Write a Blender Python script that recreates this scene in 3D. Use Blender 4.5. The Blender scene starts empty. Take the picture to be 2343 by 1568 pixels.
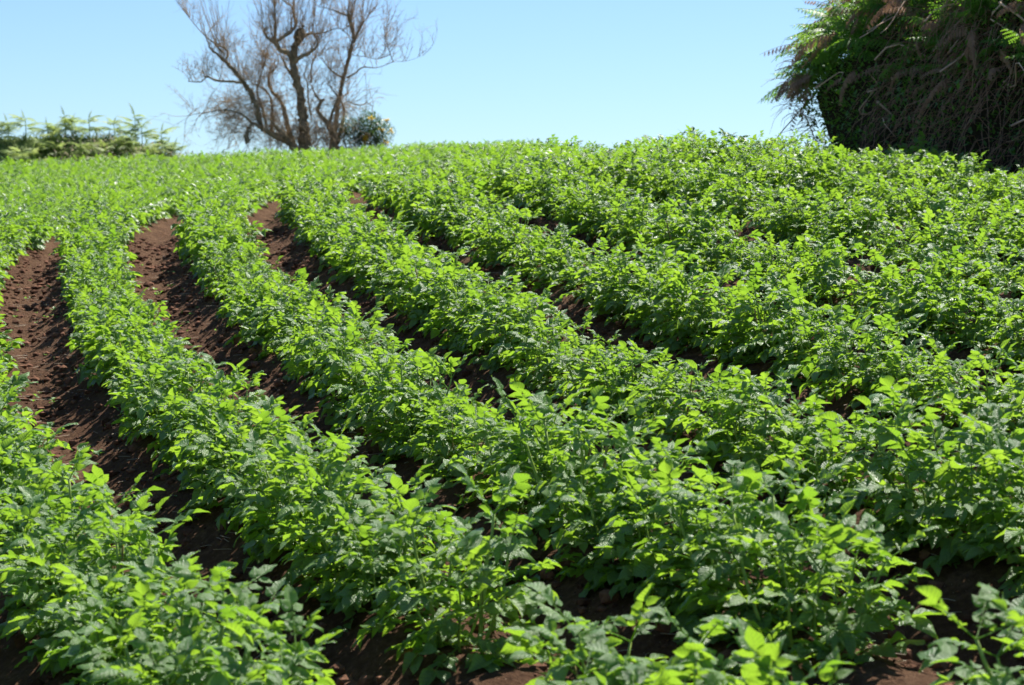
import bpy, math, random
import numpy as np
from mathutils import Vector, Matrix, Euler
R = math.radians
random.seed(7); rng = np.random.default_rng(7)
scene = bpy.context.scene
C = scene.collection

# ------------------------------------------------------------------ camera, sky, sun, exposure
CAM_H = 1.74; PITCH = -2.0; LENS = 50.0; SENSOR = 23.6
cd = bpy.data.cameras.new('camera'); cam = bpy.data.objects.new('camera', cd); C.objects.link(cam)
cam.location = (0, 0, CAM_H); cam.rotation_euler = (R(90 + PITCH), 0, 0)
cd.lens = LENS; cd.sensor_width = SENSOR; cd.clip_start = 0.1; cd.clip_end = 3000
cd.dof.use_dof = True; cd.dof.focus_distance = 8.3; cd.dof.aperture_fstop = 5.0
scene.camera = cam
SUN_AZ, SUN_EL = 33.0, 56.0            # azimuth to the right of the view direction (+Y)
world = bpy.data.worlds.new('World'); scene.world = world; world.use_nodes = True
wn = world.node_tree.nodes; wl = world.node_tree.links; wn.clear()
sky = wn.new('ShaderNodeTexSky'); sky.sky_type = 'NISHITA'; sky.sun_disc = False
sky.sun_elevation = R(SUN_EL); sky.sun_rotation = R(SUN_AZ)
sky.air_density = 1.0; sky.dust_density = 0.3; sky.ozone_density = 2.0; sky.altitude = 300
bg = wn.new('ShaderNodeBackground'); bg.inputs['Strength'].default_value = 0.05
wo = wn.new('ShaderNodeOutputWorld')
tint = wn.new('ShaderNodeMix'); tint.data_type = 'RGBA'; tint.blend_type = 'MULTIPLY'; tint.inputs[0].default_value = 1.0; tint.inputs[7].default_value = (0.93, 1.13, 1.38, 1)
wl.new(sky.outputs[0], tint.inputs[6]); wl.new(tint.outputs[2], bg.inputs[0]); wl.new(bg.outputs[0], wo.inputs[0])
sd = bpy.data.lights.new('sun', 'SUN'); sun = bpy.data.objects.new('sun', sd); C.objects.link(sun)
sd.energy = 5.0; sd.angle = R(0.53); sd.color = (1.0, 0.955, 0.88)
sdir = Vector((math.sin(R(SUN_AZ)) * math.cos(R(SUN_EL)), math.cos(R(SUN_AZ)) * math.cos(R(SUN_EL)), math.sin(R(SUN_EL))))
sun.rotation_euler = sdir.to_track_quat('Z', 'Y').to_euler(); sun.location = (20, 10, 30)
vs = scene.view_settings; vs.view_transform = 'Standard'; vs.look = 'None'; vs.gamma = 1.0; vs.exposure = 1.12
scene.render.engine = 'CYCLES'
try:
    scene.cycles.max_bounces = 12; scene.cycles.transmission_bounces = 10; scene.cycles.diffuse_bounces = 8
except Exception: pass

# ------------------------------------------------------------------ numpy noise
def _h(ix, iy, s):
    n = (ix * 374761393 + iy * 668265263 + s * 974634777) & 0x7fffffff
    n = ((n ^ (n >> 13)) * 1274126177) & 0x7fffffff
    return ((n ^ (n >> 16)) & 0xffff) / 65535.0
def vnoise(x, y, s=0):
    x = np.asarray(x, float); y = np.asarray(y, float)
    ix = np.floor(x).astype(np.int64); iy = np.floor(y).astype(np.int64)
    fx = x - ix; fy = y - iy; fx = fx * fx * (3 - 2 * fx); fy = fy * fy * (3 - 2 * fy)
    a = _h(ix, iy, s); b = _h(ix + 1, iy, s); c = _h(ix, iy + 1, s); d = _h(ix + 1, iy + 1, s)
    return (a + (b - a) * fx) * (1 - fy) + (c + (d - c) * fx) * fy - 0.5
def fbm(x, y, s=0, o=4):
    r = 0; a = 1.0
    for i in range(o):
        r = r + a * vnoise(x * 2 ** i + 17.3 * i, y * 2 ** i - 9.1 * i, s + i); a *= 0.5
    return r
def sstep(a, b, x):
    t = np.clip((np.asarray(x, float) - a) / (b - a), 0, 1); return t * t * (3 - 2 * t)

# ------------------------------------------------------------------ terrain
CX, CY, RAD, SP = 43.794, 21.745, 47.474, 0.736        # rows are arcs of circles about (CX, CY)
def rowpos(x, y):                                    # 0 = first furrow, .5 = next row, 1 = next furrow ...
    w = (RAD - np.hypot(np.asarray(x) - CX, (np.asarray(y) - CY) * 1.011)) / SP
    return w + np.interp(y, [4.5, 6.0, 8.0, 12.0, 15.0, 18.0, 30.0], [-.16, -.13, -.02, .03, .12, .14, .14]) * np.clip(1.3 - w, 0, 1)
def row_x(wt, y):                                    # x of row position wt at depth y
    lo, hi = -40.0, 30.0
    for _ in range(34):
        m = (lo + hi) / 2
        if float(rowpos(m, y)) < wt: lo = m
        else: hi = m
    return (lo + hi) / 2
_ys = np.linspace(-60, 400, 9201)
_sl = 0.14 - 0.077 * sstep(11.6, 18.3, _ys) - 0.19 * sstep(34.5, 46, _ys)
_P = np.concatenate([[0], np.cumsum((_sl[1:] + _sl[:-1]) / 2 * (_ys[1] - _ys[0]))]); _P -= np.interp(0, _ys, _P)
def base_h(x, y):
    x = np.asarray(x, float); y = np.asarray(y, float)
    c = 0.109 - 0.067 * sstep(15, 34, y)
    z = np.interp(y, _ys, _P) + c * np.clip(x, -40, 30)
    z = z - 0.058 * np.clip(x - 1.1, 0, 4) ** 2 * sstep(7, 12, y)
    z = z - 0.012 * np.clip(y - 15.5, 0, 60) ** 2 * sstep(0.1, 3.0, x) * (y < 60) - 0.012 * 44.5 ** 2 * sstep(0.1, 3.0, x) * (y >= 60)
    return z
def in_field(x, y):
    return sstep(38.6, 37.6, y) * sstep(-13.5, -12.5, x)
def ground_h(x, y, fine=True):
    x = np.asarray(x, float); y = np.asarray(y, float)
    w = rowpos(x, y) + 0.05 * vnoise(x * 1.3, y * 1.3, 91)
    ridge = 0.5 - 0.5 * np.cos(2 * np.pi * w); ridge = ridge ** 0.8
    z = base_h(x, y) + in_field(x, y) * (0.13 * ridge - 0.015)
    if fine:
        z = z + 0.02 * fbm(x * 3, y * 3, 5, 3) + 0.016 * fbm(x * 14, y * 14, 15, 2) + 0.03 * np.clip(vnoise(x * 21, y * 21, 25), 0.12, 1) + 0.02 * np.clip(vnoise(x * 38, y * 38, 26), 0.1, 1) - 0.002
    return z
def at(px, py, lift=0.0):                           # a point of the 2342 px wide survey of the place -> ground point
    f = LENS / SENSOR * 2342; dx = (px - 1171) / f; dz = -(py - 784) / f
    p = R(PITCH); d = np.array([dx, math.cos(p) - dz * math.sin(p), math.sin(p) + dz * math.cos(p)])
    t = 3.0
    while t < 60:
        q = d * t
        if q[2] + CAM_H < float(ground_h(q[0], q[1])) + lift: break
        t += 0.01
    return float(q[0]), float(q[1])

# ------------------------------------------------------------------ helpers
def tag(o, label=None, cat=None, group=None, kind=None):
    if label: o['label'] = label
    if cat: o['category'] = cat
    if group: o['group'] = group
    if kind: o['kind'] = kind
    return o
def link(name, data, parent=None, loc=None, mw=None):
    o = bpy.data.objects.new(name, data); C.objects.link(o)
    if parent is not None: o.parent = parent
    if loc is not None: o.location = loc
    if mw is not None: o.matrix_basis = mw
    return o
def mesh(name, V, F, mats=(), uv=None, tone=None, mi=None, smooth=True):
    """V (n,3); F (m,3|4) array or list of arrays of equal-sized faces"""
    me = bpy.data.meshes.new(name)
    V = np.asarray(V, np.float32).reshape(-1, 3)
    Fs = F if isinstance(F, list) else [F]
    Fs = [np.asarray(f, np.int32) for f in Fs if len(f)]
    idx = np.concatenate([f.ravel() for f in Fs]); tot = np.concatenate([np.full(len(f), f.shape[1], np.int32) for f in Fs])
    st = np.concatenate([[0], np.cumsum(tot)[:-1]]).astype(np.int32)
    me.vertices.add(len(V)); me.vertices.foreach_set('co', V.ravel())
    me.loops.add(len(idx)); me.loops.foreach_set('vertex_index', idx)
    me.polygons.add(len(tot)); me.polygons.foreach_set('loop_start', st); me.polygons.foreach_set('loop_total', tot)
    if mi is not None: me.polygons.foreach_set('material_index', np.asarray(mi, np.int32))
    me.polygons.foreach_set('use_smooth', np.full(len(tot), smooth))
    if uv is not None:
        l = me.uv_layers.new(name='uv'); l.data.foreach_set('uv', np.asarray(uv, np.float32)[idx].ravel())
    if tone is not None:
        a = me.attributes.new('tone', 'FLOAT', 'POINT'); a.data.foreach_set('value', np.asarray(tone, np.float32))
    for m in mats: me.materials.append(m)
    me.update(calc_edges=True); me.validate()
    return me
class Geo:
    def __init__(s): s.V = []; s.T = []; s.Q = []; s.U = []; s.tone = []; s.n = 0
    def add(s, V, T=None, Q=None, U=None, tone=0.5):
        V = np.asarray(V, float); k = len(V)
        if T is not None and len(T): s.T.append(np.asarray(T) + s.n)
        if Q is not None and len(Q): s.Q.append(np.asarray(Q) + s.n)
        s.V.append(V); s.U.append(np.zeros((k, 2)) if U is None else np.asarray(U, float))
        s.tone.append(np.full(k, tone) if np.isscalar(tone) else tone); s.n += k
    def arr(s):
        return (np.concatenate(s.V), np.concatenate(s.T) if s.T else np.zeros((0, 3), int), np.concatenate(s.Q) if s.Q else np.zeros((0, 4), int), np.concatenate(s.U), np.concatenate(s.tone))
    def mesh(s, name, mats, smooth=True):
        V, T, Q, U, t = s.arr(); return mesh(name, V, [T, Q], mats, U, t, smooth=smooth)
def tube(g, P, rad, n=5, tone=0.5, cap=True):
    P = np.asarray(P, float); m = len(P); rad = np.broadcast_to(rad, m)
    D = np.gradient(P, axis=0); D /= np.linalg.norm(D, axis=1, keepdims=True) + 1e-9
    ref = np.array([0.31, 0.17, 0.93]) if abs(D[0] @ np.array([0.31, 0.17, 0.93])) < 0.9 else np.array([1., 0, 0])
    A = np.cross(D, ref); A /= np.linalg.norm(A, axis=1, keepdims=True) + 1e-9; B = np.cross(D, A)
    th = np.arange(n) / n * 2 * np.pi
    V = P[:, None] + rad[:, None, None] * (A[:, None] * np.cos(th)[None, :, None] + B[:, None] * np.sin(th)[None, :, None])
    i = np.arange(m - 1)[:, None] * n; j = np.arange(n)[None]; j2 = (j + 1) % n
    Q = np.stack([i + j, i + j2, i + n + j2, i + n + j], -1).reshape(-1, 4)
    U = np.stack(np.broadcast_arrays((np.arange(n) / n)[None, :], np.linspace(0, 1, m)[:, None]), -1).reshape(-1, 2)
    T = []
    if cap:
        T = [[(m - 1) * n, (m - 1) * n + k, (m - 1) * n + k + 1] for k in range(1, n - 1)]
    g.add(V.reshape(-1, 3), T, Q, U, tone)
def smooth_path(P, n):
    P = np.asarray(P, float); t = np.concatenate([[0], np.cumsum(np.linalg.norm(np.diff(P[:, :3], axis=0), axis=1))]); t /= t[-1]
    # Catmull-Rom through the points
    u = np.linspace(0, 1, n); out = np.zeros((n, P.shape[1]))
    k = np.clip(np.searchsorted(t, u, side='right') - 1, 0, len(P) - 2)
    s = ((u - t[k]) / (t[k + 1] - t[k] + 1e-9))[:, None]
    p1 = P[k]; p2 = P[k + 1]; p0 = P[np.maximum(k - 1, 0)]; p3 = P[np.minimum(k + 2, len(P) - 1)]
    m1 = (p2 - p0) / 2; m2 = (p3 - p1) / 2
    return (2 * s**3 - 3 * s**2 + 1) * p1 + (s**3 - 2 * s**2 + s) * m1 + (-2 * s**3 + 3 * s**2) * p2 + (s**3 - s**2) * m2

# ------------------------------------------------------------------ materials
def mat(name):
    m = bpy.data.materials.new(name); m.use_nodes = True; nt = m.node_tree; nt.nodes.clear()
    return m, nt.nodes, nt.links
def N(ns, t, **k):
    n = ns.new('ShaderNode' + t)
    for a, b in k.items(): setattr(n, a, b)
    return n
def math_(ns, ls, op, a, b=None, c=None):
    n = N(ns, 'Math', operation=op)
    for i, v in enumerate((a, b, c)):
        if v is None: continue
        if hasattr(v, 'links'): ls.new(v, n.inputs[i])
        else: n.inputs[i].default_value = v
    return n.outputs[0]
def mixc(ns, ls, f, a, b, bt='MIX'):
    n = N(ns, 'Mix', data_type='RGBA', blend_type=bt)
    for s, v in ((n.inputs[0], f), (n.inputs[6], a), (n.inputs[7], b)):
        if hasattr(v, 'links'): ls.new(v, s)
        elif isinstance(v, tuple): s.default_value = (*v, 1)
        else: s.default_value = v
    return n.outputs[2]
def ramp(ns, ls, f, stops):
    n = N(ns, 'ValToRGB'); e = n.color_ramp.elements
    while len(e) < len(stops): e.new(0.5)
    for i, (p, c) in enumerate(stops): e[i].position = p; e[i].color = (*c, 1)
    ls.new(f, n.inputs[0]); return n.outputs[0]

def leaf_material(name, top_a, top_b, trans_a, trans_b, tmix=0.5, rough=0.42, veins=True, spec=0.5, sheen=0.0):
    m, ns, ls = mat(name)
    tone = N(ns, 'Attribute', attribute_name='tone').outputs['Fac']
    rnd = N(ns, 'ObjectInfo').outputs['Random']
    t = math_(ns, ls, 'ADD', math_(ns, ls, 'MULTIPLY', tone, 0.65), math_(ns, ls, 'MULTIPLY', rnd, 0.35))
    top = mixc(ns, ls, t, top_a, top_b); tr = mixc(ns, ls, t, trans_a, trans_b)
    pr = N(ns, 'BsdfPrincipled'); tl = N(ns, 'BsdfTranslucent'); mx = N(ns, 'MixShader'); out = N(ns, 'OutputMaterial')
    nz = N(ns, 'TexNoise'); nz.inputs['Scale'].default_value = 260 if veins else 60; nz.inputs['Detail'].default_value = 2
    tc = N(ns, 'TexCoord'); ls.new(tc.outputs['Object'], nz.inputs['Vector'])
    top = mixc(ns, ls, 0.35, top, mixc(ns, ls, nz.outputs['Fac'], (0.5, 0.5, 0.5), (1.4, 1.4, 1.4)), 'MULTIPLY')
    if veins:
        uv = N(ns, 'UVMap', uv_map='uv'); sp = N(ns, 'SeparateXYZ'); ls.new(uv.outputs[0], sp.inputs[0])
        u = math_(ns, ls, 'ABSOLUTE', math_(ns, ls, 'MULTIPLY_ADD', sp.outputs[0], 2.0, -1.0))
        ph = math_(ns, ls, 'SUBTRACT', sp.outputs[1], math_(ns, ls, 'MULTIPLY', u, 0.22))
        s = math_(ns, ls, 'SINE', math_(ns, ls, 'MULTIPLY', ph, 42.0))
        s = math_(ns, ls, 'MULTIPLY_ADD', s, 0.5, 0.5)
        side = math_(ns, ls, 'POWER', s, 6.0)
        mid = math_(ns, ls, 'SUBTRACT', 1.0, math_(ns, ls, 'SMOOTH_MIN', math_(ns, ls, 'MULTIPLY', u, 14.0), 1.0, 0.3))
        v = math_(ns, ls, 'MAXIMUM', side, mid)
        tr = mixc(ns, ls, math_(ns, ls, 'MULTIPLY', v, 0.5), tr, (0.16, 0.26, 0.03))
        top = mixc(ns, ls, math_(ns, ls, 'MULTIPLY', mid, 0.5), top, (0.20, 0.30, 0.09))
        hgt = math_(ns, ls, 'SUBTRACT', math_(ns, ls, 'MULTIPLY', nz.outputs['Fac'], 0.6), math_(ns, ls, 'MULTIPLY', v, 1.0))
        bp = N(ns, 'Bump'); bp.inputs['Strength'].default_value = 0.55; bp.inputs['Distance'].default_value = 0.002
        ls.new(hgt, bp.inputs['Height']); ls.new(bp.outputs[0], pr.inputs['Normal']); ls.new(bp.outputs[0], tl.inputs['Normal'])
    # underside paler
    ge = N(ns, 'NewGeometry')
    top = mixc(ns, ls, math_(ns, ls, 'MULTIPLY', ge.outputs['Backfacing'], 0.35), top, (0.16, 0.24, 0.12))
    ls.new(top, pr.inputs['Base Color']); ls.new(tr, tl.inputs['Color'])
    pr.inputs['Roughness'].default_value = rough; pr.inputs['Specular IOR Level'].default_value = spec
    if sheen:
        pr.inputs['Sheen Weight'].default_value = sheen; pr.inputs['Sheen Roughness'].default_value = 0.4
        pr.inputs['Sheen Tint'].default_value = (0.8, 1.0, 0.85, 1)
    mx.inputs[0].default_value = tmix; ls.new(pr.outputs[0], mx.inputs[1]); ls.new(tl.outputs[0], mx.inputs[2]); ls.new(mx.outputs[0], out.inputs[0])
    return m
M_LEAF = leaf_material('potato_leaf', (0.065, 0.17, 0.026), (0.18, 0.33, 0.045), (0.18, 0.38, 0.018), (0.40, 0.61, 0.04), 0.50, 0.32, True, 0.5, 0.12)
M_SHINE = leaf_material('painted_shine_leaf', (0.30, 0.40, 0.24), (0.42, 0.50, 0.34), (0.5, 0.62, 0.3), (0.6, 0.7, 0.4), 0.3, 0.5, True, 0.5, 0.2)  # specular shine on leaves, painted as a whitish leaf colour
M_WEED = leaf_material('weed_leaf', (0.06, 0.17, 0.05), (0.14, 0.30, 0.06), (0.25, 0.5, 0.04), (0.4, 0.65, 0.06), 0.4, 0.5, False, 0.4, 0.2)
M_FERN = leaf_material('bracken_green', (0.045, 0.13, 0.025), (0.11, 0.24, 0.04), (0.14, 0.36, 0.02), (0.32, 0.55, 0.05), 0.4, 0.5, False, 0.4)
M_FERNL = leaf_material('bank_bracken_green', (0.15, 0.24, 0.06), (0.30, 0.38, 0.12), (0.38, 0.52, 0.10), (0.56, 0.64, 0.22), 0.45, 0.5, False, 0.4)
M_DEAD = leaf_material('dead_bracken', (0.26, 0.15, 0.09), (0.56, 0.35, 0.23), (0.3, 0.14, 0.06), (0.4, 0.22, 0.12), 0.3, 0.7, False, 0.2)
M_SHRUB = leaf_material('shrub_leaf', (0.015, 0.045, 0.015), (0.05, 0.10, 0.02), (0.06, 0.16, 0.01), (0.14, 0.25, 0.02), 0.3, 0.4, False, 0.5)
M_YEL = leaf_material('yellow_flower', (0.7, 0.5, 0.05), (0.8, 0.55, 0.06), (0.7, 0.5, 0.05), (0.8, 0.6, 0.05), 0.4, 0.6, False, 0.2)
M_GRASS = leaf_material('grass_blade', (0.10, 0.20, 0.04), (0.30, 0.34, 0.14), (0.25, 0.42, 0.06), (0.5, 0.55, 0.2), 0.4, 0.6, False, 0.3)
M_DRY = leaf_material('dry_grass', (0.30, 0.22, 0.15), (0.55, 0.48, 0.38), (0.4, 0.3, 0.2), (0.5, 0.42, 0.3), 0.3, 0.7, False, 0.2)

def simple(name, a, b, scale=30, rough=0.7, spec=0.3, bump=0.3, dist=0.01):
    m, ns, ls = mat(name); pr = N(ns, 'BsdfPrincipled'); out = N(ns, 'OutputMaterial')
    nz = N(ns, 'TexNoise'); nz.inputs['Scale'].default_value = scale; nz.inputs['Detail'].default_value = 5
    tc = N(ns, 'TexCoord'); ls.new(tc.outputs['Object'], nz.inputs['Vector'])
    tone = N(ns, 'Attribute', attribute_name='tone').outputs['Fac']
    f = math_(ns, ls, 'MULTIPLY_ADD', nz.outputs['Fac'], 0.8, math_(ns, ls, 'MULTIPLY_ADD', tone, 0.6, -0.2))
    ls.new(ramp(ns, ls, f, [(0.25, a), (0.8, b)]), pr.inputs['Base Color'])
    bp = N(ns, 'Bump'); bp.inputs['Strength'].default_value = bump; bp.inputs['Distance'].default_value = dist
    ls.new(nz.outputs['Fac'], bp.inputs['Height']); ls.new(bp.outputs[0], pr.inputs['Normal'])
    pr.inputs['Roughness'].default_value = rough; pr.inputs['Specular IOR Level'].default_value = spec
    ls.new(pr.outputs[0], out.inputs[0]); return m
M_STEM = simple('potato_stem', (0.10, 0.20, 0.03), (0.34, 0.42, 0.07), 25, 0.5, 0.4, 0.1, 0.002)
M_STEMR = simple('reddish_stem', (0.16, 0.09, 0.04), (0.30, 0.26, 0.08), 20, 0.5, 0.4, 0.1, 0.002)
M_BARK = simple('bark', (0.11, 0.085, 0.05), (0.44, 0.35, 0.22), 9, 0.9, 0.1, 0.8, 0.03)
M_TWIG = simple('twig_bark', (0.24, 0.165, 0.09), (0.52, 0.38, 0.23), 6, 0.8, 0.2, 0.3, 0.01)
M_THATCH = simple('hedge_earth', (0.03, 0.024, 0.014), (0.11, 0.075, 0.045), 6, 1.0, 0.05, 1.0, 0.1)
M_STICK = simple('dead_stem', (0.30, 0.18, 0.12), (0.62, 0.43, 0.31), 12, 0.7, 0.3, 0.3, 0.01)
M_CLOD = simple('soil_clod', (0.055, 0.026, 0.016), (0.19, 0.095, 0.06), 60, 1.0, 0.1, 0.7, 0.01)

def soil_material():
    m, ns, ls = mat('field_soil'); pr = N(ns, 'BsdfPrincipled'); out = N(ns, 'OutputMaterial'); ge = N(ns, 'NewGeometry')
    def nz(s, d=5, r=0.6):
        n = N(ns, 'TexNoise'); n.inputs['Scale'].default_value = s; n.inputs['Detail'].default_value = d; n.inputs['Roughness'].default_value = r
        ls.new(ge.outputs['Position'], n.inputs['Vector']); return n.outputs['Fac']
    a = nz(2.2); b = nz(38, 6, 0.7); c = nz(150, 4, 0.7)
    f = math_(ns, ls, 'ADD', math_(ns, ls, 'MULTIPLY', a, 0.35), math_(ns, ls, 'MULTIPLY', b, 0.65))
    col = ramp(ns, ls, f, [(0.33, (0.065, 0.032, 0.018)), (0.5, (0.125, 0.066, 0.037)), (0.66, (0.23, 0.135, 0.08))])
    vo = N(ns, 'TexVoronoi'); vo.inputs['Scale'].default_value = 75; ls.new(ge.outputs['Position'], vo.inputs['Vector'])
    peb = math_(ns, ls, 'LESS_THAN', vo.outputs['Distance'], 0.17)
    sel = N(ns, 'SeparateColor'); ls.new(vo.outputs['Color'], sel.inputs[0])
    peb = math_(ns, ls, 'MULTIPLY', peb, math_(ns, ls, 'GREATER_THAN', sel.outputs[0], 0.8))
    col = mixc(ns, ls, math_(ns, ls, 'MULTIPLY', peb, 0.7), col, (0.36, 0.25, 0.18))
    ls.new(col, pr.inputs['Base Color'])
    h = math_(ns, ls, 'ADD', math_(ns, ls, 'MULTIPLY', b, 1.0), math_(ns, ls, 'MULTIPLY', c, 0.45))
    bp = N(ns, 'Bump'); bp.inputs['Strength'].default_value = 1.0; bp.inputs['Distance'].default_value = 0.045
    ls.new(h, bp.inputs['Height']); ls.new(bp.outputs[0], pr.inputs['Normal'])
    pr.inputs['Roughness'].default_value = 1.0; pr.inputs['Specular IOR Level'].default_value = 0.1
    ls.new(pr.outputs[0], out.inputs[0]); return m
M_SOIL = soil_material()

# ------------------------------------------------------------------ ground
def grid(xs, ys, hf, name, m, tone=None):
    X, Y = np.meshgrid(xs, ys); Z = hf(X, Y); nx = len(xs); ny = len(ys)
    i = np.arange(ny - 1)[:, None] * nx; j = np.arange(nx - 1)[None]
    Q = np.stack([i + j, i + j + 1, i + nx + j + 1, i + nx + j], -1).reshape(-1, 4)
    return mesh(name, np.stack([X, Y, Z], -1).reshape(-1, 3), Q, [m], uv=np.stack([X, Y], -1).reshape(-1, 2))
xa = np.concatenate([np.linspace(-400, -20, 20), np.linspace(-16, -6, 34)[:-1], np.linspace(-6, 6.5, 420), np.linspace(6.8, 16, 30), np.linspace(20, 400, 20)])
ya = np.concatenate([np.linspace(-60, 2, 24)[:-1], np.linspace(2, 4, 24)[:-1], np.linspace(4, 13, 330)[:-1], np.linspace(13, 20, 130)[:-1], np.linspace(20, 46, 170)[:-1], np.linspace(46, 400, 40)])
tag(link('field_soil', grid(xa, ya, ground_h, 'field_soil', M_SOIL)), kind='structure')

# ------------------------------------------------------------------ leaflets and compound leaves
def leaflet(L, W, fold, droop, twist, wav, nv=7, lo=False, r=random):
    """blade along +X, width along Y, normal +Z"""
    if lo:
        v = np.array([0, 0.42, 0.42, 0.42, 1.0]); u = np.array([0, -1, 0, 1, 0.])
        w = np.array([0, 1, 1, 1, 0.]) * W
        T = [[0, 1, 2], [0, 2, 3], [1, 4, 2], [2, 4, 3]]; Q = []
    else:
        vv = np.array([0, 0.08, 0.22, 0.4, 0.58, 0.76, 0.9, 1.0]); us = np.array([-1, -0.55, 0, 0.55, 1.0])
        v = np.repeat(vv, 5); u = np.tile(us, 8)
        prof = np.interp(vv, [0, 0.08, 0.22, 0.4, 0.58, 0.76, 0.9, 1.0], [0.05, 0.64, 0.97, 1.0, 0.84, 0.52, 0.22, 0.0])
        w = np.repeat(prof, 5) * W
        i = np.arange(7)[:, None] * 5; j = np.arange(4)[None]
        Q = np.stack([i + j, i + j + 1, i + 5 + j + 1, i + 5 + j], -1).reshape(-1, 4); T = []
    x = v * L; y = u * w
    au = np.abs(u)
    z = fold * au * w + r.uniform(-0.45, 0.35) * W * au ** 3 - droop * L * v ** 2
    ph = r.random() * 6
    z = z + wav * W * au ** 1.5 * np.sin(v * 13 + ph + (u > 0) * 1.7)
    x = x * (1 - 0.10 * droop) + 0.10 * L * au * (0.5 - v) * 0.4
    th = twist * v; y, z = y * np.cos(th) - z * np.sin(th), y * np.sin(th) + z * np.cos(th)
    return np.stack([x, y, z], -1), T, Q, np.stack([(u + 1) / 2, v], -1)
def rotm(ax, a): return np.array(Matrix.Rotation(a, 3, ax))
def compound(seed, lo=False, apical=False, round_=False):
    """potato leaf, unit length ~1 along +X"""
    r = random.Random(seed); g = Geo()
    arch = r.uniform(0.10, 0.55) if not apical else r.uniform(-0.15, 0.1)
    sway = r.uniform(-0.12, 0.12)
    t = np.linspace(0, 0.74, 7)
    def pos(t): return np.stack([t * (1 - 0.12 * arch * t), sway * t * t, 0.10 * t - arch * t * t * 0.75], -1)
    if not lo: tube(g, pos(t), np.linspace(0.016, 0.007, 7), 3, tone=0.95)
    def place(V, T, Q, U, p, tang, az, el, roll, tone):
        # frame from tangent in x-z plane
        pit = -math.atan2(tang[2], math.hypot(tang[0], tang[1])); yaw = math.atan2(tang[1], tang[0])
        M = rotm('Z', yaw) @ rotm('Y', pit) @ rotm('Z', az) @ rotm('Y', -el) @ rotm('X', roll)
        g.add(V @ M.T + p, T, Q, U, tone)
    def tan(t): return pos(t + 0.01) - pos(t - 0.01)
    base = r.uniform(0.25, 0.75)
    prs = [(0.34, 0.23), (0.52, 0.30), (0.70, 0.33)] if not apical else [(0.3, 0.22), (0.48, 0.27), (0.64, 0.28)]
    for k, (tt, L) in enumerate(prs):
        for sd in (-1, 1):
            if r.random() < 0.05: continue
            L_ = L * r.uniform(0.85, 1.15); W = L_ * r.uniform(0.29, 0.37)
            V, T, Q, U = leaflet(L_, W, r.uniform(0.15, 0.6), r.uniform(0.0, 0.5), r.uniform(-0.4, 0.4), r.uniform(0.05, 0.16), lo=lo, r=r)
            V[:, 0] += 0.03
            place(V, T, Q, U, pos(tt + r.uniform(-.03, .03)), tan(tt), sd * r.uniform(0.8, 1.25), r.uniform(-0.35, 0.35), sd * r.uniform(-0.5, 0.25), base + r.uniform(-0.25, 0.25))
    V, T, Q, U = leaflet(0.38 * r.uniform(0.9, 1.12), 0.38 * r.uniform(0.31, 0.38), r.uniform(0.15, 0.5), r.uniform(0.05, 0.5), r.uniform(-0.3, 0.3), r.uniform(0.05, 0.14), lo=lo, r=r)
    place(V, T, Q, U, pos(0.74), tan(0.73), r.uniform(-.15, .15), r.uniform(-0.3, 0.15), r.uniform(-0.25, 0.25), base + r.uniform(-0.2, 0.2))
    if not lo:
        for tt in (0.26, 0.43, 0.61):
            for sd in (-1, 1):
                V, T, Q, U = leaflet(0.07, 0.028, 0.3, 0.2, 0, 0.05, lo=True, r=r)
                place(V, T, Q, U, pos(tt), tan(tt), sd * 1.3, 0, 0, base)
    return g
N_LV = 16
leaf_g = [compound(100 + i) for i in range(N_LV)]; apex_g = [compound(300 + i, apical=True) for i in range(6)]
leaf_me = [g.mesh('leaf', [M_LEAF]) for g in leaf_g]; apex_me = [g.mesh('young_leaf', [M_LEAF]) for g in apex_g]
shine_me = [compound(500 + i).mesh('painted_shine_leaf', [M_SHINE]) for i in range(3)]
leaf_lo = [compound(100 + i, lo=True).arr() for i in range(N_LV)]; apex_lo = [compound(300 + i, lo=True, apical=True).arr() for i in range(6)]

# stems: canonical curve leaning towards +X, unit length
N_ST = 10; stem_curves = []; stem_me = []
for i in range(N_ST):
    r = random.Random(40 + i); lean = 0.12 + 0.075 * i; t = np.linspace(0, 1, 9)
    a = np.clip(lean * (1.15 - 0.55 * t), 0, 1.3) + 0.05 * np.sin(t * 9 + i)
    P = np.concatenate([[[0, 0, 0]], np.cumsum(np.stack([np.sin(a[1:]), 0.12 * np.sin(t[1:] * 7 + i * 2), np.cos(a[1:])], -1) / 8, axis=0)])
    stem_curves.append(P)
    for red in (0, 1):
        g = Geo(); tube(g, P, np.linspace(0.017, 0.009, 9) * (1.05 if red else 1), 6, tone=0.5); stem_me.append(g.mesh('stem', [M_STEMR if red else M_STEM]))

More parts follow.
